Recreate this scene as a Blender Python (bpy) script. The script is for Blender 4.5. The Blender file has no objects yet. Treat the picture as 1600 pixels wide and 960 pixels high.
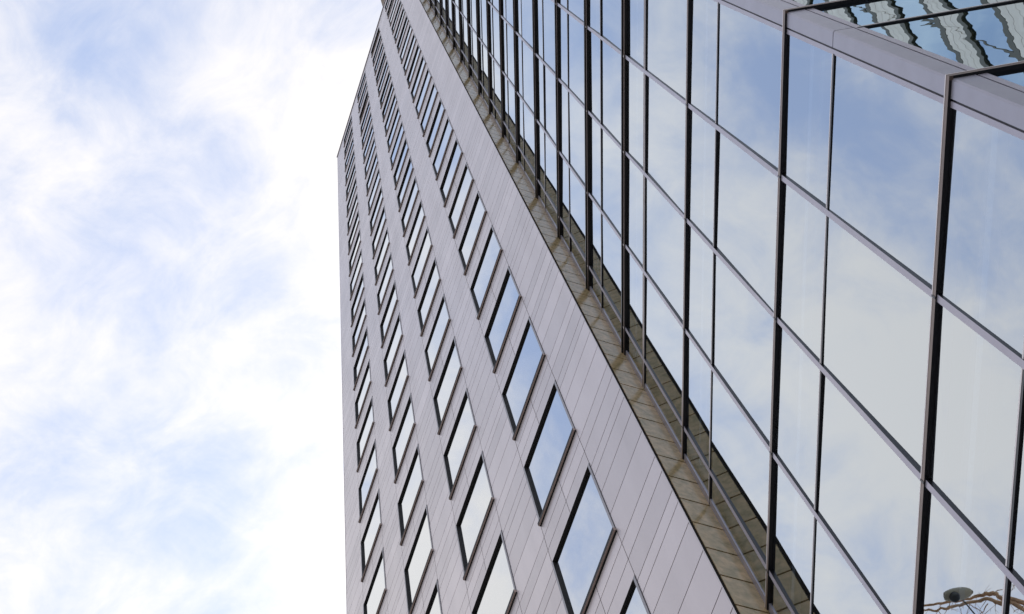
import bpy, math, random
from mathutils import Vector, Matrix
random.seed(7)
S = bpy.context.scene
COL = S.collection
R = math.radians

# ------------------------------------------------------------------ camera
EYE = 1.6
FPX = 2430.0                                   # focal length for a 1600 px wide picture
zen = Vector(((516.85-800)/FPX, -(-267.3-480)/FPX, -1)).normalized()   # world up seen from the camera
fwd = Vector((0, 0, -1)); fwd = (fwd - fwd.dot(zen)*zen).normalized()
rgt = fwd.cross(zen)
cam = bpy.data.objects.new('camera', bpy.data.cameras.new('camera'))
COL.objects.link(cam)
cam.data.sensor_width = 36; cam.data.lens = FPX/1600*36
cam.data.clip_start = 0.05; cam.data.clip_end = 3000
m = Matrix((rgt, fwd, zen)).to_4x4(); m.translation = (0, 0, EYE)
cam.matrix_world = m
S.camera = cam
S.render.resolution_x = 1024; S.render.resolution_y = 614

# ------------------------------------------------------------------ light
SUN_AZ, SUN_EL = R(-8), R(58)                  # azimuth from +Y towards +X: behind the tower
sun = bpy.data.objects.new('sun', bpy.data.lights.new('sun', 'SUN'))
COL.objects.link(sun)
sun.data.energy = 2.6; sun.data.angle = R(4); sun.data.color = (1, .95, .87)
sd = Vector((math.sin(SUN_AZ)*math.cos(SUN_EL), math.cos(SUN_AZ)*math.cos(SUN_EL), math.sin(SUN_EL)))
sun.rotation_euler = sd.to_track_quat('Z', 'Y').to_euler()
sun.location = (0, 0, 150)

W = bpy.data.worlds.new('World'); S.world = W; W.use_nodes = True
nt = W.node_tree; nt.nodes.clear(); N = nt.nodes; L = nt.links
def nd(t, **k):
    n = N.new(t)
    for a, b in k.items(): setattr(n, a, b)
    return n
def mth(op, a, b=None, c=None, clamp=False):
    n = nd('ShaderNodeMath', operation=op, use_clamp=clamp)
    for i, v in enumerate((a, b, c)):
        if v is None: continue
        if isinstance(v, (int, float)): n.inputs[i].default_value = v
        else: L.new(v, n.inputs[i])
    return n.outputs[0]
out = nd('ShaderNodeOutputWorld'); bg = nd('ShaderNodeBackground'); bg.inputs[1].default_value = 0.1
L.new(bg.outputs[0], out.inputs[0])
sky = nd('ShaderNodeTexSky', sky_type='NISHITA', sun_disc=False)
sky.sun_elevation = SUN_EL; sky.sun_rotation = SUN_AZ % (2*math.pi); sky.air_density = 1.0; sky.dust_density = 0.15
tc = nd('ShaderNodeTexCoord')
nrm = nd('ShaderNodeVectorMath', operation='NORMALIZE'); L.new(tc.outputs['Generated'], nrm.inputs[0])
DIR = nrm.outputs[0]
sep = nd('ShaderNodeSeparateXYZ'); L.new(DIR, sep.inputs[0])
zc = mth('MAXIMUM', sep.outputs[2], 0.08)
px_ = mth('DIVIDE', sep.outputs[0], zc); py_ = mth('DIVIDE', sep.outputs[1], zc)
cmb = nd('ShaderNodeCombineXYZ'); L.new(px_, cmb.inputs[0]); L.new(py_, cmb.inputs[1])
def noise(scale, detail, rough, off, dist=0.0):
    mp = nd('ShaderNodeMapping'); L.new(cmb.outputs[0], mp.inputs[0]); mp.inputs['Location'].default_value = off
    mp.inputs['Rotation'].default_value = (0, 0, 0.6); mp.inputs['Scale'].default_value = (1, 1.25, 1)
    t = nd('ShaderNodeTexNoise'); L.new(mp.outputs[0], t.inputs['Vector'])
    t.inputs['Scale'].default_value = scale; t.inputs['Detail'].default_value = detail
    t.inputs['Roughness'].default_value = rough; t.inputs['Distortion'].default_value = dist
    return t.outputs[0]
n1_ = noise(5.0, 9, .60, (3.1, 1.7, 0), .35)
n2_ = noise(15.0, 7, .62, (7.3, 4.1, 2), .5)
dens = mth('ADD', mth('MULTIPLY', mth('SUBTRACT', n1_, .5), 1.6), mth('MULTIPLY', mth('SUBTRACT', n2_, .5), 1.3))
dens = mth('ADD', dens, 0.44)
# big soft cloud banks and thin spots of this particular sky: (direction, tightness, amount)
BANKS = [
 ((-.188, .066, .980), 900, -.24), ((-.167, .083, .982), 1500, -.16), ((-.150, .174, .973), 1200, -.12),
 ((-.210, .166, .964), 1500, -.10), ((-.202, .220, .954), 1200, -.08), ((-.297, .295, .908), 700, -.34),
 ((-.218, .368, .904), 700, -.38), ((-.190, .215, .957), 1500, .08), ((-.262, .240, .935), 1500, -.08),
 ((-.080, .270, .960), 350, .40), ((-.060, .140, .985), 500, .30), ((-.185, .262, .948), 900, .25), ((-.150, .395, .906), 500, .45), ((-.30, .33, .895), 1500, .25), ((-.25, .03, .967), 1500, .3), ((-.233, .105, .966), 2500, .3),
 ((-.386, .085, .919), 900, -.55), ((-.450, .102, .887), 900, -.52), ((-.290, .082, .953), 900, -.10), ((-.313, .041, .949), 700, -.50),
 ((-.440, .215, .872), 160, .62), ((-.36, .21, .91), 200, .30), ((-.27, .11, .957), 900, .2),
]
for d, k, a in BANKS:
    v = nd('ShaderNodeVectorMath', operation='DOT_PRODUCT'); L.new(DIR, v.inputs[0]); v.inputs[1].default_value = Vector(d).normalized()
    e = mth('EXPONENT', mth('MULTIPLY', mth('SUBTRACT', v.outputs['Value'], 1.0), float(k)))
    dens = mth('ADD', dens, mth('MULTIPLY', e, a))
cover = nd('ShaderNodeMapRange', interpolation_type='SMOOTHSTEP'); L.new(dens, cover.inputs[0])
for i, v in enumerate((-0.15, 1.10, 0.25, 1.0)): cover.inputs[i+1].default_value = v
# thick cloud is a little brighter and warmer towards the sun
v = nd('ShaderNodeVectorMath', operation='DOT_PRODUCT'); L.new(DIR, v.inputs[0]); v.inputs[1].default_value = sd
glow = mth('EXPONENT', mth('MULTIPLY', mth('SUBTRACT', v.outputs['Value'], 1.0), 22.0))
cb = mth('ADD', 6.35, mth('MULTIPLY', glow, 1.0))
cc = nd('ShaderNodeVectorMath', operation='SCALE'); cc.inputs[0].default_value = (1.035, 1.0, .985); L.new(cb, cc.inputs['Scale'])
skb = nd('ShaderNodeVectorMath', operation='SCALE'); L.new(sky.outputs[0], skb.inputs[0]); skb.inputs['Scale'].default_value = 1.5
mx = nd('ShaderNodeMix', data_type='RGBA'); L.new(cover.outputs[0], mx.inputs[0]); L.new(skb.outputs[0], mx.inputs[6]); L.new(cc.outputs[0], mx.inputs[7])
L.new(mx.outputs[2], bg.inputs[0])

S.view_settings.view_transform = 'Standard'; S.view_settings.look = 'None'
S.view_settings.exposure = 0.72; S.view_settings.gamma = 1.0; S.view_settings.use_curve_mapping = False

# ------------------------------------------------------------------ materials
def mat(name, col, rough=.5, metal=0., var=0., vscale=3., bump=0., bscale=60., stretch=(1, 1, 1), spec=.5, col2=None, v2=None):
    M = bpy.data.materials.new(name); M.use_nodes = True
    n = M.node_tree.nodes; l = M.node_tree.links; b = n['Principled BSDF']
    b.inputs['Base Color'].default_value = (*col, 1); b.inputs['Roughness'].default_value = rough
    b.inputs['Metallic'].default_value = metal; b.inputs['Specular IOR Level'].default_value = spec
    if var:
        t = n.new('ShaderNodeTexCoord'); mp = n.new('ShaderNodeMapping'); mp.inputs['Scale'].default_value = stretch
        l.new(t.outputs['Object'], mp.inputs[0])
        q = n.new('ShaderNodeTexNoise'); q.inputs['Scale'].default_value = vscale; q.inputs['Detail'].default_value = 8
        q.inputs['Roughness'].default_value = .62
        l.new(mp.outputs[0], q.inputs['Vector'])
        r = n.new('ShaderNodeMapRange'); r.inputs[1].default_value = .3; r.inputs[2].default_value = .7
        l.new(q.outputs[0], r.inputs[0])
        x = n.new('ShaderNodeMix'); x.data_type = 'RGBA'; l.new(r.outputs[0], x.inputs[0])
        c2 = col2 or tuple(c*(1-var) for c in col); c1 = col if col2 else tuple(min(1, c*(1+var)) for c in col)
        x.inputs[6].default_value = (*c1, 1); x.inputs[7].default_value = (*c2, 1)
        l.new(x.outputs[2], b.inputs['Base Color'])
        rr = n.new('ShaderNodeMapRange'); rr.inputs[3].default_value = rough*.85; rr.inputs[4].default_value = min(1, rough*1.2)
        l.new(q.outputs[0], rr.inputs[0]); l.new(rr.outputs[0], b.inputs['Roughness'])
    if bump:
        t = n.new('ShaderNodeTexCoord'); q = n.new('ShaderNodeTexNoise'); q.inputs['Scale'].default_value = bscale; q.inputs['Detail'].default_value = 5
        l.new(t.outputs['Object'], q.inputs['Vector'])
        bp = n.new('ShaderNodeBump'); bp.inputs['Strength'].default_value = bump; bp.inputs['Distance'].default_value = .01
        l.new(q.outputs[0], bp.inputs['Height']); l.new(bp.outputs[0], b.inputs['Normal'])
    return M

def panel_mat():
    """lacquered metal panel: every panel a slightly different shade (by mesh island)"""
    M = mat('panel', (.500, .440, .450), .29, .30, var=.075, vscale=1.3, stretch=(1, 1, .13))
    n = M.node_tree.nodes; l = M.node_tree.links; b = n['Principled BSDF']
    src = b.inputs['Base Color'].links[0].from_socket
    g = n.new('ShaderNodeNewGeometry'); r = n.new('ShaderNodeMapRange'); r.inputs[3].default_value = .88; r.inputs[4].default_value = 1.08
    l.new(g.outputs['Random Per Island'], r.inputs[0])
    s = n.new('ShaderNodeVectorMath'); s.operation = 'SCALE'; l.new(src, s.inputs[0]); l.new(r.outputs[0], s.inputs['Scale'])
    l.new(s.outputs[0], b.inputs['Base Color'])
    return M

def glass_mat(name, tint, base_refl, wav, wscale, see, rough=0.0, seed=0.):
    """coated facade glass: fresnel-weighted mirror over dark see-through tinted glass, slightly wavy"""
    M = bpy.data.materials.new(name); M.use_nodes = True
    n = M.node_tree.nodes; l = M.node_tree.links; n.clear()
    o = n.new('ShaderNodeOutputMaterial'); mix = n.new('ShaderNodeMixShader'); gl = n.new('ShaderNodeBsdfGlossy')
    tr = n.new('ShaderNodeBsdfTransparent'); tr.inputs[0].default_value = (*see, 1)
    gl.inputs['Roughness'].default_value = rough; gl.inputs[0].default_value = (*tint, 1)
    fr = n.new('ShaderNodeFresnel'); fr.inputs['IOR'].default_value = 1.5
    r = n.new('ShaderNodeMapRange'); r.inputs[1].default_value = .04; r.inputs[2].default_value = 1; r.inputs[3].default_value = base_refl; r.inputs[4].default_value = 1
    l.new(fr.outputs[0], r.inputs[0]); l.new(r.outputs[0], mix.inputs[0])
    t = n.new('ShaderNodeTexCoord'); g = n.new('ShaderNodeNewGeometry')
    q = n.new('ShaderNodeTexNoise'); q.inputs['Scale'].default_value = wscale; q.inputs['Detail'].default_value = 2.5
    off = n.new('ShaderNodeVectorMath'); off.operation = 'ADD'; off.inputs[1].default_value = (seed, seed*2, 0)
    l.new(g.outputs['Position'], off.inputs[0]); l.new(off.outputs[0], q.inputs['Vector'])
    sb = n.new('ShaderNodeVectorMath'); sb.operation = 'SUBTRACT'; sb.inputs[1].default_value = (.5, .5, .5); l.new(q.outputs['Color'], sb.inputs[0])
    sc = n.new('ShaderNodeVectorMath'); sc.operation = 'SCALE'; sc.inputs['Scale'].default_value = wav; l.new(sb.outputs[0], sc.inputs[0])
    ad = n.new('ShaderNodeVectorMath'); ad.operation = 'ADD'; l.new(g.outputs['Normal'], ad.inputs[0]); l.new(sc.outputs[0], ad.inputs[1])
    nm = n.new('ShaderNodeVectorMath'); nm.operation = 'NORMALIZE'; l.new(ad.outputs[0], nm.inputs[0])
    l.new(nm.outputs[0], gl.inputs['Normal'])
    l.new(tr.outputs[0], mix.inputs[1]); l.new(gl.outputs[0], mix.inputs[2]); l.new(mix.outputs[0], o.inputs[0])
    return M

PANEL = panel_mat()
TRIM = mat('pale_trim', (.55, .51, .54), .35, .3)
GREYFRAME = mat('window_frame_grey', (.22, .21, .23), .4, .4, var=.1)
BLACK = mat('black_reveal_and_shade', (.012, .011, .012), .6, spec=.2)
BACKING = mat('joint_shadow', (.035, .032, .035), .8, spec=.1)
SILLM = mat('bronze_sill', (.40, .31, .28), .45, .2, var=.12)
STONE = mat('brown_stone', (.60, .425, .24), .18, var=.30, vscale=7, bump=.04, bscale=6, spec=.45, col2=(.27, .225, .11))
STONEJ = mat('stone_joint', (.02, .017, .014), .9, spec=.1)
CAP = mat('mullion_cap', (.36, .335, .395), .32, .35, var=.05)
DARKM = mat('dark_metal_and_shade', (.012, .012, .017), .35, .2)
BRONZE = mat('bronze_metal', (.16, .115, .095), .4, .4, var=.15)
HILITE = mat('lip_highlight', (.66, .60, .60), .35, .2)  # edge highlights and glints of the ledges, put into a pale colour
CLAD = mat('corner_cladding', (.315, .305, .365), .34, .35, var=.05)
CONC = mat('concrete', (.30, .29, .28), .85, var=.12, bump=.3)
CEIL = mat('ceiling', (.35, .36, .38), .8)
STRIP = mat('ceiling_strip', (.85, .86, .88), .6)
ROOM = mat('room_wall', (.10, .10, .11), .9)
GLASS_A = glass_mat('facade_glass', (.810, .878, .932), .58, .0022, .6, (.55, .62, .70))
GLASS_B = glass_mat('facade_glass_side', (.76, .88, .96), .74, .0170, 2.0, (.2, .26, .3), seed=4.)
GLASS_T = glass_mat('tower_glass', (.93, .97, 1.0), .60, .0014, .7, (.06, .07, .08), seed=9.)
ROOFB = mat('brown_penthouse', (.16, .11, .07), .7, var=.15)

# ------------------------------------------------------------------ helpers
class MB:
    def __init__(s): s.v = []; s.f = []; s.m = []; s.mats = []
    def mi(s, M):
        if M not in s.mats: s.mats.append(M)
        return s.mats.index(M)
    def box(s, x0, x1, y0, y1, z0, z1, M, top=None, bot=None, front=None, left=None, right=None, back=None):
        """front = +y (outward), left = -x, right = +x"""
        i = len(s.v)
        s.v += [(x, y, z) for z in (z0, z1) for y in (y0, y1) for x in (x0, x1)]
        F = [((0, 2, 3, 1), bot), ((4, 5, 7, 6), top), ((2, 6, 7, 3), front), ((0, 1, 5, 4), back), ((0, 4, 6, 2), left), ((1, 3, 7, 5), right)]
        for q, mm in F: s.f.append(tuple(i+a for a in q)); s.m.append(s.mi(mm or M))
        return s
    def quad(s, pts, M):
        i = len(s.v); s.v += [tuple(p) for p in pts]; s.f.append(tuple(range(i, i+len(pts)))); s.m.append(s.mi(M)); return s
    def prism(s, poly, z0, z1, M, caps=True):
        n = len(poly); i = len(s.v)
        s.v += [(x, y, z0) for x, y in poly]+[(x, y, z1) for x, y in poly]
        for k in range(n): s.f.append((i+k, i+(k+1) % n, i+n+(k+1) % n, i+n+k)); s.m.append(s.mi(M))
        if caps:
            s.f.append(tuple(i+k for k in reversed(range(n)))); s.m.append(s.mi(M))
            s.f.append(tuple(i+n+k for k in range(n))); s.m.append(s.mi(M))
        return s
    def tube(s, pts, rads, M, n=8):
        pts = [Vector(p) for p in pts]; rings = []
        for k, p in enumerate(pts):
            d = (pts[min(k+1, len(pts)-1)]-pts[max(k-1, 0)]).normalized()
            a = d.orthogonal().normalized() if k == 0 else (rings[-1][1]-rings[-1][1].dot(d)*d).normalized()
            b = d.cross(a); i0 = len(s.v)
            for j in range(n):
                t = 2*math.pi*j/n; s.v.append(tuple(p+(a*math.cos(t)+b*math.sin(t))*rads[k]))
            rings.append((i0, a))
        for k in range(len(pts)-1):
            A, B = rings[k][0], rings[k+1][0]
            for j in range(n):
                s.f.append((A+j, A+(j+1) % n, B+(j+1) % n, B+j)); s.m.append(s.mi(M))
        s.f.append(tuple(rings[0][0]+j for j in reversed(range(n)))); s.m.append(s.mi(M))
        s.f.append(tuple(rings[-1][0]+j for j in range(n))); s.m.append(s.mi(M))
        return s
    def mesh(s, name, smooth=False):
        me = bpy.data.meshes.new(name); me.from_pydata(s.v, [], s.f)
        for M in s.mats: me.materials.append(M)
        me.polygons.foreach_set('material_index', s.m)
        if smooth: me.polygons.foreach_set('use_smooth', [True]*len(s.f))
        me.update(); return me

def frame(origin, ex):
    """matrix of a wall frame: x along the wall, y out of it, z up"""
    ex = Vector((ex[0], ex[1], 0)).normalized(); ey = Vector((-ex.y, ex.x, 0))
    M = Matrix(((ex.x, ey.x, 0, origin[0]), (ex.y, ey.y, 0, origin[1]), (0, 0, 1, origin[2]), (0, 0, 0, 1)))
    return M
def new(name, me, parent=None, M=None, pw=None):
    """object in world frame M (parent's world matrix pw)"""
    o = bpy.data.objects.new(name, me); COL.objects.link(o)
    M = M if M is not None else Matrix.Identity(4)
    if parent is not None:
        o.parent = parent; o.matrix_local = pw.inverted() @ M
    else: o.matrix_world = M
    return o
def tag(o, label=None, cat=None, group=None, kind=None):
    if label: o['label'] = label
    if cat: o['category'] = cat
    if group: o['group'] = group
    if kind: o['kind'] = kind
    return o
def empty(name, M):
    o = bpy.data.objects.new(name, None); COL.objects.link(o); o.matrix_world = M; o.empty_display_size = 1; return o

def pix(w):
    """where a world point falls in the 1600x960 picture, only used to rank repeats by how large they show"""
    d = Vector(w)-Vector((0, 0, EYE)); a, b, c = d.dot(Vector((rgt.x, fwd.x, zen.x))), d.dot(Vector((rgt.y, fwd.y, zen.y))), d.dot(Vector((rgt.z, fwd.z, zen.z)))
    if c > -.01: return None
    return 800+FPX*a/-c, 480-FPX*b/-c
def shown(quad):
    """area in the picture of a quad, nothing if it is all outside"""
    P = [pix(p) for p in quad]
    if any(p is None for p in P): return 0
    if max(p[0] for p in P) < 0 or min(p[0] for p in P) > 1600 or max(p[1] for p in P) < 0 or min(p[1] for p in P) > 960: return 0
    P = [(min(1600, max(0, x)), min(960, max(0, y))) for x, y in P]
    return abs(sum(P[i][0]*P[(i+1) % 4][1]-P[(i+1) % 4][0]*P[i][1] for i in range(4)))/2

# ------------------------------------------------------------------ ground
g = MB().quad([(-600, -600, -.13), (600, -600, -.13), (600, 600, -.13), (-600, 600, -.13)], mat('ground_soil', (.16, .15, .14), .95, var=.2, vscale=.2))
tag(new('ground', g.mesh('ground')), kind='structure')
ASPH = mat('asphalt', (.05, .05, .052), .9, var=.2, vscale=2, bump=.4)
PAVE = mat('paving', (.27, .26, .25), .85, var=.14, vscale=1.3, bump=.3)
Hx = Vector((.5807, -.8141, 0)); Nx = Vector((.8141, .5807, 0))     # along / towards the building across the street
RF = frame((4.5, -6, 0), Hx)                                         # local +y = Nx
g = MB().box(-60, 60, -.3, 7.5, -.1295, -.125, ASPH); tag(new('road', g.mesh('road'), M=RF), kind='structure')
g = MB()
for k in range(-14, 15): g.box(k*4, k*4+2, 3.55, 3.67, -.121, -.1205, mat('road_paint', (.75, .75, .72), .7) if k == -14 else g.mats[0])
tag(new('road_marking', g.mesh('road_marking'), M=RF), kind='structure')
g = MB().box(-60, 60, 7.66, 30, -.125, 0, PAVE); tag(new('pavement', g.mesh('pavement'), M=RF), kind='structure')
g = MB().box(-60, 60, -40, -.46, -.125, 0, PAVE); tag(new('pavement', g.mesh('pavement'), M=RF), kind='structure')
g = MB().box(-60, 60, 7.5, 7.655, -.125, .004, CONC).box(-60, 60, -.455, -.3, -.125, .004, CONC); tag(new('kerb', g.mesh('kerb'), M=RF), kind='structure')

# ------------------------------------------------------------------ office tower
D1 = 6.1
t1 = Vector((-.62105, .78377, 0)); n1 = Vector((.78377, .62105, 0))
TF = frame(tuple(n1*D1), t1)                    # x = metres along the facade from the point nearest the camera, y outward
tower = empty('office_tower', frame(tuple(n1*D1+t1*6.024), t1))
TPW = tower.matrix_world.copy()
tag(tower, 'tall office tower clad in pale lilac grey metal panels with four columns of windows', 'office tower')
XR, XL = 6.024, 18.91
COLX = [(7.30+2.864*i, 7.30+2.864*i+1.68) for i in range(4)]
PIT, HH = 3.6, 2.35
HEAD0 = 3.416*D1+EYE
heads = [HEAD0+PIT*k for k in range(-5, 22)]
ROOF = 16.03*D1+EYE
OFFS = [.07*D1, .145*D1, .29*D1, .41*D1, .505*D1, .56*D1]
grooves = sorted(HEAD0+PIT*k+o for k in range(-8, 23) for o in OFFS)
GAP = .010
def panels(mb, x0, x1, z0, z1, splits=()):
    zs = [z0]+[g for g in grooves if z0+.05 < g < z1-.05]+[z1]
    xs = [x0]+list(splits)+[x1]
    for a, b in zip(zs, zs[1:]):
        for c, d in zip(xs, xs[1:]):
            mb.box(c+.006, d-.006, -.03, 0, a+GAP, b-GAP, PANEL)
mb = MB()
xs = [XR+.012]+[x for c in COLX for x in c]+[XL]
for i in range(0, len(xs), 2): panels(mb, xs[i], xs[i+1], 0, ROOF-.12)
for a, b in COLX:
    z = 0.0
    for h in heads:
        panels(mb, a, b, z, h-HH, ((a+b)/2,)); z = h
    panels(mb, a, b, z, ROOF-.12, ((a+b)/2,))
new('wall_panels', mb.mesh('wall_panels'), tower, TF, TPW)
mb = MB()                                       # backing wall with the window openings
for i in range(0, len(xs), 2): mb.box(xs[i] if i else XR+.045, xs[i+1], -.35, -.031, 0, ROOF-.12, BACKING)
for a, b in COLX:
    z = 0.0
    for h in heads+[ROOF-.12+HH]:
        mb.box(a, b, -.349, -.032, z, h-HH, BACKING); z = h
mb.box(XR+.1, XL-.05, -10, -.9, 0, ROOF-.3, ROOM)
new('backing_wall', mb.mesh('backing_wall'), tower, TF, TPW)
mb = MB().box(XR+.001, XR+.011, -.035, .004, 0, ROOF-.12, TRIM, left=STONEJ).box(XL, XL+.02, -.35, .006, 0, ROOF-.12, TRIM)
new('corner_trim', mb.mesh('corner_trim'), tower, TF, TPW)
mb = MB().box(XL+.021, XL+.05, -10, -.002, 0, ROOF-.12, PANEL)
new('end_wall', mb.mesh('end_wall'), tower, TF, TPW)
mb = MB().box(XR-.02, XL+.07, -10, .05, ROOF-.119, ROOF, GREYFRAME, front=TRIM)
new('roof_coping', mb.mesh('roof_coping'), tower, TF, TPW)
mb = MB().box(XR+.3, 1.515*D1, -4, -.05, ROOF+.001, ROOF+7.5, ROOFB)
new('penthouse', mb.mesh('penthouse'), tower, TF, TPW)
# brown stone side wall, running back from the right-hand corner: real open joints between the slabs
mb = MB().box(XR+.04, XR+.2, -10, -.036, 0, ROOF-.12, STONEJ)
z = .2; k = 0
while z < ROOF-.2:
    h = .675; zt = min(z+h, ROOF-.125)
    cuts = [-.038, -.62-.0*(k % 2), -1.9, -3.2, -4.5, -6.0, -8.0, -10]
    for a, b in zip(cuts, cuts[1:]):
        mb.box(XR+.0, XR+.039, b+.006, a-.006, z+.018, zt-.018, STONE)
    z += h; k += 1
new('side_wall', mb.mesh('side_wall'), tower, TF, TPW)
# windows
def wframe():
    w, h = 1.68, HH
    mb = MB()
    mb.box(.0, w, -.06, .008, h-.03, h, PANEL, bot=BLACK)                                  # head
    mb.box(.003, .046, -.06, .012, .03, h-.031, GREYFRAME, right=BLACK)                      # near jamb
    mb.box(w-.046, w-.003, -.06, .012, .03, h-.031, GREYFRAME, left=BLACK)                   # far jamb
    return mb.mesh('window')
def wsill():
    w = 1.68
    mb = MB()
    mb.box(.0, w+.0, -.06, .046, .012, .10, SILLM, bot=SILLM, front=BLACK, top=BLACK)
    mb.box(-.01, w-.01, -.05, .02, -.008, .011, BLACK)  # black strip painting the shadow line between sill and wall
    return mb.mesh('sill')
def wpane():
    w, h = 1.68, HH
    mb = MB(); mb.quad([(.047, -.038, .10), (.047, -.038, h-.031), (w-.047, -.038, h-.031), (w-.047, -.038, .10)], GLASS_T)
    return mb.mesh('pane')
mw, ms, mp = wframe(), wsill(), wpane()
slots = []
for a, b in COLX:
    for h in heads:
        q = [TF @ Vector((x, 0, z)) for x, z in ((a, h-HH), (b, h-HH), (b, h), (a, h))]
        slots.append((shown(q), a, h-HH))
slots.sort(key=lambda s: -s[0])
rest = MB()
def merge(dst, me, off, rot=None):
    i = len(dst.v)
    for v in me.vertices:
        p = v.co.copy()
        if rot: p = rot @ p
        dst.v.append(tuple(p+off))
    for p in me.polygons:
        dst.f.append(tuple(i+k for k in p.vertices)); dst.m.append(dst.mi(me.materials[p.material_index]))
proto = None
for n_, (ar, x, z) in enumerate(slots):
    if n_ < 100:
        M = TF @ Matrix.Translation((x, 0, z))
        tilt = Matrix.Rotation(random.gauss(0, .0018), 4, 'X') @ Matrix.Rotation(random.gauss(0, .0018), 4, 'Z')
        if proto is None:
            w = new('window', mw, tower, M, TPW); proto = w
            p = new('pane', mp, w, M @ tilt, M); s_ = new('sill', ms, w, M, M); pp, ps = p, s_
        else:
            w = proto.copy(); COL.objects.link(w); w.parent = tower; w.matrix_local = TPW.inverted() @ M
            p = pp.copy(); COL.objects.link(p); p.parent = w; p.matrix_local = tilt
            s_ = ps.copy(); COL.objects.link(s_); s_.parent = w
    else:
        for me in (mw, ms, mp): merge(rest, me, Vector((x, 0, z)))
if rest.v:
    tag(new('window', rest.mesh('window_rest'), tower, TF, TPW), kind='stuff')

# ------------------------------------------------------------------ glass building
D2 = 4.12
t2 = Vector((-.31875, .94784, 0)); n2 = Vector((.94784, .31875, 0))
GA = frame(tuple(n2*D2), t2)
UC, UJ = 1.722, 7.886
corner = n2*D2+t2*UC
az3 = R(79)
t3 = Vector((math.sin(az3), math.cos(az3), 0))
GBF = frame(tuple(corner), (-t3.x, -t3.y))       # x runs from the corner backwards (negative x = along the side facade), y outward
LB = 10.0
gb = empty('glass_building', frame(tuple(corner), t2)); GPW = gb.matrix_world.copy()
tag(gb, 'curtain wall building of reflective sky blue glass with dark ledges and grey metal corner column', 'glass building')
def za(u, p=.03): return u*D2*(1-p/D2)+EYE
T = [-.36, .55, 1.52, 2.506, 3.49, 4.49, 5.567, 6.44, 7.335, 8.20, 9.13, 9.95, 10.82, 11.65]
while T[-1] < 23: T.append(T[-1]+.86)
TH = [None]+[(.372 if T[i] < 5 else (.45 if T[i] < 6 else .41)) for i in range(1, len(T))]
GTOP = za(T[-1])+.6
# ledges (with the corner turned) and transoms
def ledge_section(mb, zt, x0, x1, kind):
    """zt = top edge of the front face"""
    if kind == 'low':
        mb.box(x0, x1, -.02, .032, zt-.070, zt-.016, BRONZE, bot=DARKM)  # underside shade put into the colour
        mb.box(x0, x1, -.02, .034, zt-.0155, zt, HILITE)
    elif kind == 'high':
        mb.box(x0, x1, -.02, .036, zt-.140, zt-.056, DARKM, front=BRONZE, bot=BLACK)  # black undersides here and on the upper step: shade painted in
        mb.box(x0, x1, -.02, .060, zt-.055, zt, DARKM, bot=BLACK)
    elif kind == 'thin':
        mb.box(x0, x1, -.02, .014, zt-.050, zt-.021, DARKM)
        mb.box(x0, x1, -.02, .0155, zt-.0205, zt, HILITE)
    elif kind == 'band':
        mb.box(x0, x1, -.02, .016, zt-.055, zt-.028, DARKM)
        mb.box(x0, x1, -.02, .020, zt-.0275, zt-.012, HILITE)
        mb.box(x0, x1, -.02, .018, zt-.0115, zt+.085, BRONZE)
def add_ledge(name, zt, kind):
    root = None
    p = {'low': .034, 'high': .07, 'thin': .0155, 'band': .02}[kind]
    ext = p*math.tan(R(8.3/2+0))*0
    a = MB(); ledge_section(a, zt, UC-UC, UJ-UC, kind)
    # side facade: built in its own frame then brought into the same mesh
    b = MB(); ledge_section(b, zt, -LB, 0.0, kind)
    loc = GPW.inverted() @ GBF
    i = len(a.v)
    for v in b.v: a.v.append(tuple(loc @ Vector(v)))
    for f, m_ in zip(b.f, b.m): a.f.append(tuple(i+k for k in f)); a.m.append(a.mi(b.mats[m_]))
    # mitred corner block closing the turn
    c = MB()
    nA = Vector((0, 1, 0)); nB = (loc.to_3x3() @ Vector((0, 1, 0)))
    def post(pp, z0, z1, M):
        mid = (nA+nB).normalized(); k = pp/mid.dot(nA)
        poly = [(0, 0), (nB.x*pp, nB.y*pp), (mid.x*k, mid.y*k), (0, pp)]
        a.prism(poly, z0, z1, M)
    if kind == 'low': post(.032, zt-.070, zt-.016, BRONZE); post(.034, zt-.0155, zt, HILITE)
    elif kind == 'high': post(.036, zt-.140, zt-.056, BRONZE); post(.06, zt-.055, zt, DARKM)
    elif kind == 'thin': pass
    else: post(.018, zt-.0115, zt+.085, BRONZE)
    for x in [u*D2-UC+.028 for u in (.787, 1.133, 1.480, 1.800)]:
        if kind == 'low': a.box(x-.009, x+.009, 0, .0355, zt-.068, zt-.001, DARKM)
        if kind == 'high': a.box(x-.014, x+.014, 0, .040, zt-.112, zt-.058, HILITE); a.box(x+.0145, x+.024, 0, .0615, zt-.054, zt-.001, BRONZE)  # pale block is a painted glint at each mullion crossing
    me = a.mesh(name)
    return new(name, me, gb, GPW, GPW)
zl = []
for i, t in enumerate(T):
    kind = 'low' if t < 5 else 'high'
    z = za(t, .034 if kind == 'low' else .06); zl.append(z)
    add_ledge('ledge', z, kind)
    if TH[i] is None: continue
zt_ = []
for i in range(1, len(T)):
    t = T[i]-TH[i]; kind = 'band' if 5 < t < 5.3 else 'thin'
    z = za(t, .0155); zt_.append(z)
    x0 = 0
    a = MB(); ledge_section(a, z, .18, UJ-UC, kind)
    b = MB(); ledge_section(b, z, -LB, -.19, kind)
    loc = GPW.inverted() @ GBF; k0 = len(a.v)
    for v in b.v: a.v.append(tuple(loc @ Vector(v)))
    for f, m_ in zip(b.f, b.m): a.f.append(tuple(k0+k for k in f)); a.m.append(a.mi(b.mats[m_]))
    new('transom', a.mesh('transom'), gb, GPW, GPW)
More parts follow.
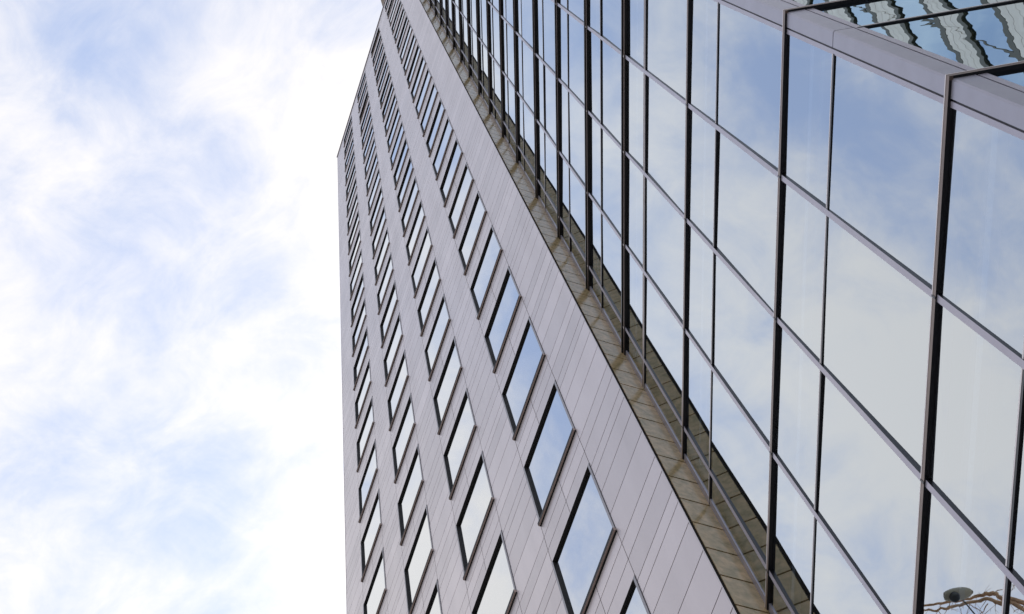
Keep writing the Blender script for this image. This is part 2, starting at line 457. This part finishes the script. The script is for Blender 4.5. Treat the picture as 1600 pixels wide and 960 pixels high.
# mullions of the main facade (x measured from the corner)
MU = [u*D2-UC for u in (.787, 1.133, 1.480, 1.800)]
MWD = .056
for x in MU:
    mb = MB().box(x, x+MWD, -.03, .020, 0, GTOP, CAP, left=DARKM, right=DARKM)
    new('mullion', mb.mesh('mullion'), gb, GPW, GPW)
mb = MB().box(UJ-UC-.085, UJ-UC-.0, -.03, .012, 0, GTOP, CAP)
new('edge_frame', mb.mesh('edge_frame'), gb, GPW, GPW)
for x in [-(1.75+1.55*i) for i in range(6)]:
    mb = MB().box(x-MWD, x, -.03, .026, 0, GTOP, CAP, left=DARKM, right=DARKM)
    new('mullion', mb.mesh('mullion'), gb, GBF, GPW)
# corner cladding column: sheets between the ledges with open joints at the transoms
locB = GPW.inverted() @ GBF
mb = MB()
zcuts = sorted([0]+zl+zt_+[GTOP])
mid_in = -.09
for a, b in zip(zcuts, zcuts[1:]):
    if b-a < .1: continue
    z0, z1 = a+.008, b-.008
    bx = locB @ Vector((-.155, 0, 0)); bi = locB @ Vector((-.155, -.06, 0))
    poly = [(.002, .012), (.126, .012), (.126, -.06), (bi.x, bi.y), tuple((locB @ Vector((-.155, .012, 0)))[:2]), tuple((locB @ Vector((-.002, .012, 0)))[:2])]
    mb.prism(list(reversed(poly)), z0, z1, CLAD)
new('corner_cladding', mb.mesh('corner_cladding'), gb, GPW, GPW)
mb = MB().box(.126, .143, -.06, -.004, 0, GTOP, DARKM).box(.1435, .187, -.03, .010, 0, GTOP, CAP)
new('jamb', mb.mesh('jamb'), gb, GPW, GPW)
mb = MB().box(-.172, -.1555, -.06, -.004, 0, GTOP, DARKM).box(-.235, -.1725, -.03, .010, 0, GTOP, CAP)
new('jamb', mb.mesh('jamb'), gb, GBF, GPW)
# panes
rows = sorted(zl+zt_)
rows = [0.0]+[z for z in rows if z > .3]+[GTOP]
bays = [(.188, MU[0])]+[(MU[i]+MWD, MU[i+1]) for i in range(3)]+[(MU[3]+MWD, UJ-UC-.086)]
baysB = [(-1.75, -.236)]+[(-(1.75+1.55*(i+1)), -(1.75+1.55*i)-MWD) for i in range(5)]
items = []
for z0, z1 in zip(rows, rows[1:]):
    if z1-z0 < .15: continue
    for (x0, x1), F, G in [(b, GPW, GLASS_A) for b in bays]+[(b, GBF, GLASS_B) for b in baysB]:
        q = [F @ Vector((x, 0, z)) for x, z in ((x0, z0), (x1, z0), (x1, z1), (x0, z1))]
        items.append((shown(q) if G is GLASS_A or x1 > -2 else 0, x0, x1, z0, z1, F, G))
items.sort(key=lambda s: -s[0])
restA = MB()
for n_, (ar, x0, x1, z0, z1, F, G) in enumerate(items):
    w, h = x1-x0, z1-z0
    tx, tz = random.gauss(0, .003), random.gauss(0, .003)
    if G is GLASS_B: tx *= .4; tz *= .4
    pts = [(-w/2, -h/2), (w/2, -h/2), (w/2, h/2), (-w/2, h/2)]
    V = [Vector((a, tx*b+tz*a, b)) for a, b in pts]
    if n_ < 100:
        mb = MB().quad([V[0], V[3], V[2], V[1]], G)
        M = F @ Matrix.Translation(((x0+x1)/2, 0, (z0+z1)/2))
        new('window_pane', mb.mesh('window_pane'), gb, M, GPW)
    else:
        L2 = GPW.inverted() @ F
        o = Vector(((x0+x1)/2, 0, (z0+z1)/2))
        restA.quad([tuple(L2 @ (v+o)) for v in (V[0], V[3], V[2], V[1])], G)
tag(new('window_pane', restA.mesh('window_pane_rest'), gb, GPW, GPW), kind='stuff')
# inside: slabs, ceilings, light coloured ceiling strips, back walls, roof
inv = GPW.inverted()
def lp(w): v = inv @ Vector((w[0], w[1], 0)); return (v.x, v.y)
J = n2*D2+t2*UJ
inner = [lp(corner-(-t3)*0+(t3+t2)*.25), lp(corner+t3*(LB-.3)+t2*.25), lp(J+n1*7.7), lp(J+n1*.2-t2*.15)]
mb = MB()
for z in zl: mb.prism(inner, z-.45, z-.12, CEIL)
new('floor_slab', mb.mesh('floor_slab'), gb, GPW, GPW)
mb = MB()
for z in zl:
    mb.box(.2, UJ-UC-.2, -.12, -.05, z-.74, z-.64, STRIP)
    mb.box(.4, UJ-UC-.5, -1.6, -1.5, z-.52, z-.46, STRIP)
new('ceiling_strip', mb.mesh('ceiling_strip'), gb, GPW, GPW)
back = [lp(corner+t3*(LB+.0)), lp(J+n1*8.0), lp(J+n1*.02-t2*0)]
mb = MB()
mb.prism([lp(corner+t3*(LB-.01)), lp(corner+t3*(LB+.2)), lp(J+n1*8.2), lp(J+n1*8.0)], 0, GTOP, CONC)
mb.prism([lp(J+n1*.06), lp(J+n1*8.0), lp(J+n1*8.0-t1*.05), lp(J+n1*.06-t1*.05)], 0, GTOP, ROOM)
new('back_wall', mb.mesh('back_wall'), gb, GPW, GPW)
mb = MB().prism([lp(corner), lp(corner+t3*LB), lp(J+n1*8.0), lp(J)], GTOP, GTOP+.4, CAP)
new('roof', mb.mesh('roof'), gb, GPW, GPW)

# ------------------------------------------------------------------ building across the street (seen mirrored in the side facade)
Dn = 10.0
foot = corner+Nx*Dn
OF = frame(tuple(foot+Hx*8.6), Hx)               # y outward would be +Nx; the facade faces -Nx, so it is built on the y<0 side
opp = empty('stone_office_building', OF)
OPW = OF.copy()
tag(opp, 'cream stone building with ribbon windows mirrored in the side glass at top right', 'building')
CREAM = mat('cream_stone', (.80, .75, .68), .7, var=.10, vscale=1.2, bump=.2)
OLIVE = mat('bronze_window_edge', (.05, .05, .025), .5)
GLASS_O = glass_mat('ribbon_glass', (.62, .78, .95), .65, .002, 1., (.05, .06, .08), seed=2.)
bands = [(57.7, 60.3), (51.6, 53.8), (45.3, 47.3)]
zb = [h+EYE for h in (60.3, 57.7, 53.8, 51.4, 47.3, 45.4, 42.5, 40.0)]
# cream bands: pitch about 6.4 m going up and down from the measured ones
cb_ = [(57.7, 60.3), (51.5, 53.8), (45.4, 47.3)]
z = 45.4
while z > 6: z -= 6.2; cb_.append((z, z+2.2))
z = 57.7
while z < 70: z += 6.2; cb_.append((z, z+2.4))
cb_ = sorted((a+EYE, b+EYE) for a, b in cb_)
OW = 34.0
TOPO = cb_[-1][1]
mb = MB().box(0, OW, .3, 14, 0, TOPO-.1, CONC)
new('core', mb.mesh('core'), opp, OF, OPW)
for k, (a, b) in enumerate(cb_):
    mb = MB()
    nseg = 11; w = OW/nseg
    for i in range(nseg):
        zz = [a, a+(b-a)*.36, a+(b-a)*.72, b]
        for c, d in zip(zz, zz[1:]): mb.box(i*w+.02, (i+1)*w-.02, -.12, .29, c+.02, d-.02, CREAM)
    mb.box(0, OW, -.05, .28, a+.01, b-.01, OLIVE)
    new('spandrel', mb.mesh('spandrel'), opp, OF, OPW)
    top = cb_[k+1][0] if k+1 < len(cb_) else None
    if top:
        mb = MB(); mb.box(0, OW, -.13, .2, b, b+.5, OLIVE); mb.box(0, OW, -.13, .2, top-.5, top, OLIVE)
        for i in range(12): mb.box(i*w-.04, i*w+.04, -.07, .2, b+.5, top-.5, OLIVE)
        f = new('ribbon_window', mb.mesh('ribbon_window'), opp, OF, OPW)
        mb = MB()
        for i in range(nseg): mb.quad([(i*w+.06, .0-.06, b+.5), ((i+1)*w-.06, .0-.06, b+.5), ((i+1)*w-.06, .0-.06, top-.5), (i*w+.06, .0-.06, top-.5)], GLASS_O)
        new('pane', mb.mesh('pane'), f, OF, OF)

# ------------------------------------------------------------------ bare tree beside the tower (mirrored in the glass, low right)
BARK = mat('bark', (.64, .40, .23), .85, var=.35, vscale=9, stretch=(1, 1, .3), bump=.6)
BR = {
 'b1': [(-1.520, 9.264, 18.126), (-1.619, 9.174, 18.031), (-1.706, 9.101, 17.977), (-1.788, 9.033, 17.947), (-1.870, 8.964, 17.881), (-1.957, 8.884, 17.839), (-2.041, 8.808, 17.786), (-2.122, 8.735, 17.745), (-2.157, 8.735, 17.688), (-2.205, 8.713, 17.571), (-2.283, 8.642, 17.347), (-2.363, 8.566, 16.885), (-2.420, 8.527, 16.223)],
 'b2': [(-1.509, 9.278, 18.065), (-1.588, 9.220, 17.952), (-1.689, 9.127, 17.869), (-1.772, 9.057, 17.845), (-1.860, 8.978, 17.805), (-1.939, 8.913, 17.769), (-2.025, 8.833, 17.727), (-2.086, 8.792, 17.671), (-2.130, 8.778, 17.592), (-2.202, 8.719, 17.467), (-2.274, 8.658, 17.135), (-2.336, 8.612, 16.625)],
 't1': [(-1.759, 8.914, 17.672), (-1.808, 8.893, 17.608), (-1.853, 8.879, 17.491), (-1.886, 8.884, 17.370), (-1.918, 8.890, 17.209)],
 't2': [(-1.876, 8.732, 17.357), (-1.860, 8.814, 17.357), (-1.842, 8.896, 17.374), (-1.812, 8.996, 17.385)],
 't3': [(-2.056, 8.437, 16.711), (-2.061, 8.487, 17.021), (-2.048, 8.567, 17.187), (-2.037, 8.644, 17.253), (-2.024, 8.722, 17.264)],
 't4': [(-2.078, 8.399, 16.457), (-2.093, 8.434, 17.047), (-2.118, 8.450, 17.313), (-2.142, 8.468, 17.457), (-2.137, 8.535, 17.532)],
 't5': [(-2.066, 8.420, 17.231), (-2.111, 8.403, 17.449), (-2.126, 8.436, 17.561), (-2.152, 8.451, 17.677)],
 't6': [(-1.715, 8.981, 17.825), (-1.686, 9.078, 17.827), (-1.652, 9.180, 17.771)],
 't7': [(-1.602, 9.146, 17.849), (-1.619, 9.175, 17.779), (-1.618, 9.228, 17.684)],
 't8': [(-2.026, 8.488, 16.945), (-2.011, 8.570, 16.981), (-1.987, 8.668, 17.054)],
 't9': [(-1.942, 8.627, 17.449), (-2.001, 8.588, 17.484), (-2.052, 8.560, 17.474)],
}
tree = empty('bare_tree', Matrix.Translation((-3.3, 6.7, 0)))
tag(tree, 'bare leafless tree with warm brown branches, its twigs mirrored in the lowest right glass pane', 'tree')
TPm = tree.matrix_world.copy()
def wob(pts, rads, sub=3, amp=.012):
    """add knots and small bends between the points"""
    P = [Vector(p) for p in pts]; o = [P[0]]; rr = [rads[0]]
    for i in range(len(P)-1):
        for j in range(1, sub+1):
            f = j/sub; q = P[i].lerp(P[i+1], f)
            if j < sub: q += Vector((random.gauss(0, amp), random.gauss(0, amp), random.gauss(0, amp)))
            o.append(q); rr.append((rads[i]*(1-f)+rads[i+1]*f)*random.uniform(.85, 1.2))
    return o, rr
def taper(n, a, b): return [a+(b-a)*i/(n-1) for i in range(n)]
crown = MB()
top = Vector(BR['b1'][-1])
for k, pts in BR.items():
    n = len(pts)
    if k == 'b1': r = taper(n, .012, .033)
    elif k == 'b2': r = taper(n, .011, .029)
    else: r = taper(n, .006, .003) if k not in ('t9',) else taper(n, .007, .004)
    a, b = wob(pts, r, 3, .008); crown.tube(a, b, BARK, 6)
for k in ('b1', 'b2', 't4', 't3', 't1'):                       # fine side twigs
    P = [Vector(p) for p in BR[k]]
    for j in range(14 if k[0] == 'b' else 5):
        i = random.randrange(len(P)-1); q = P[i].lerp(P[i+1], random.random())
        d = Vector((random.gauss(.0, 1), random.gauss(.4, 1), random.gauss(-.75, .5))).normalized()
        l_ = random.uniform(.08, .28); e = q+d*l_; mid = q.lerp(e, .5)+Vector((random.gauss(0, .02), random.gauss(0, .02), 0))
        crown.tube([q, mid, e], [.0038, .0026, .0012], BARK, 4)
        f = mid+Vector((random.gauss(0, 1), random.gauss(0, 1), random.gauss(-.4, .6))).normalized()*l_*.5
        crown.tube([mid, f], [.0024, .001], BARK, 4)
# limbs that carry them, and the rest of the crown, all lower down
trunk_top = Vector((-2.55, 7.75, 11.2))
def limb(p0, p1, r0, r1, depth=0):
    p0, p1 = Vector(p0), Vector(p1); n = 6
    pts = [p0.lerp(p1, i/(n-1))+Vector((0, 0, .12*math.sin(i/(n-1)*3.1)))*(p1-p0).length*.3 for i in range(n)]
    a, b = wob(pts, taper(n, r0, r1), 2, .02); crown.tube(a, b, BARK, 6)
    if depth < 2:
        for j in range(5):
            f = random.uniform(.35, 1); q = p0.lerp(p1, f); d = (p1-p0).normalized()
            s = Vector((random.uniform(-1, 1), random.uniform(-1, 1), random.uniform(-.1, .7))).normalized()
            e = q+(d*.6+s*.7)*(p1-p0).length*random.uniform(.3, .5)
            e.z = min(e.z, 10.4+0*e.x)
            limb(q, e, r1*1.0, r1*.35, depth+1)
for k in ('b1', 'b2'):
    e = Vector(BR[k][-1]); r = .030 if k == 'b1' else .026
    a, b = wob([e, e.lerp(trunk_top, .35)+Vector((-.1, -.08, 0)), e.lerp(trunk_top, .7), trunk_top], [r, .045, .065, .085], 3, .02)
    crown.tube(a, b, BARK, 8)
for ang, ln, z0 in ((200, 2.6, 7.2), (250, 2.4, 8.0), (300, 1.9, 6.6), (150, 2.5, 8.6), (110, 1.7, 7.6), (225, 2.2, 9.4), (330, 1.6, 9.0)):
    p0 = Vector((-3.3, 6.7, 0)).lerp(trunk_top, z0/11.2); a = R(ang)
    limb(p0, (p0.x+math.cos(a)*ln, p0.y+math.sin(a)*ln, min(10.2, p0.z+1.5)), .05, .022)
new('crown', crown.mesh('crown', True), tree, None, TPm) if False else None
def new_w(name, me, parent, PW):
    o = bpy.data.objects.new(name, me); COL.objects.link(o); o.parent = parent; o.matrix_local = PW.inverted(); return o
new_w('crown', crown.mesh('crown', True), tree, TPm)
mb = MB(); a, b = wob([(-3.3, 6.7, 0), (-3.22, 6.8, .5), (-3.1, 7.0, 3.2), (-2.85, 7.35, 7), trunk_top], [.27, .2, .17, .13, .09], 4, .015)
mb.tube(a, b, BARK, 12); new_w('trunk', mb.mesh('trunk', True), tree, TPm)

# ------------------------------------------------------------------ street lamp on its post (its head mirrored above the branches)
LP = Vector((-.555, 8.106, 15.80)); ax = Vector((-.914, -.406, 0)); aw = Vector((-.836, .549, 0))
base = LP+aw*.85
lamp = empty('street_lamp', Matrix.Translation((base.x, base.y, 0))); LPm = lamp.matrix_world.copy()
tag(lamp, 'grey green street lamp head with dark round underside mirrored above the bare twigs', 'street lamp')
SHADE = mat('lamp_shade', (.52, .48, .37), .5, var=.2); LENS = mat('lamp_lens', (.015, .012, .006), .25); POST = mat('lamp_post_paint', (.10, .11, .10), .5)
mb = MB(); n = 20; rings = 9
for i in range(rings+1):
    t = i/rings; x = -.15+.31*t; r = .066*math.sqrt(max(0.02, 1-((t-.45)/.56)**2))
    for j in range(n):
        a = 2*math.pi*j/n; c, s = math.cos(a), math.sin(a)
        mb.v.append(tuple(LP+ax*x+Vector((-ax.y, ax.x, 0))*c*r*1.15+Vector((0, 0, s*r*(1.0 if s > 0 else .55)))))
for i in range(rings):
    for j in range(n): mb.f.append((i*n+j, i*n+(j+1) % n, (i+1)*n+(j+1) % n, (i+1)*n+j)); mb.m.append(mb.mi(SHADE))
mb.f.append(tuple(range(n))); mb.m.append(0); mb.f.append(tuple(rings*n+j for j in reversed(range(n)))); mb.m.append(0)
new_w('shade', mb.mesh('shade', True), lamp, LPm)
mb = MB(); q = LP-ax*.055+Vector((0, 0, -.022)); mb.tube([q, q-Vector((0, 0, .03)), q-Vector((0, 0, .05))], [.055, .056, .046], LENS, 20); new_w('lens', mb.mesh('lens'), lamp, LPm)
mb = MB(); mb.tube([LP+Vector((0, 0, .0)), LP+aw*.3+Vector((0, 0, -.03)), LP+aw*.6+Vector((0, 0, -.12)), LP+aw*.83+Vector((0, 0, -.4))], [.006, .008, .012, .018], POST, 8); new_w('arm', mb.mesh('arm', True), lamp, LPm)
mb = MB(); mb.tube([(base.x, base.y, 0), (base.x, base.y, .4), (base.x, base.y, .42), (base.x, base.y, 8), (base.x, base.y, 15.5)], [.11, .11, .075, .06, .04], POST, 12); new_w('post', mb.mesh('post', True), lamp, LPm)
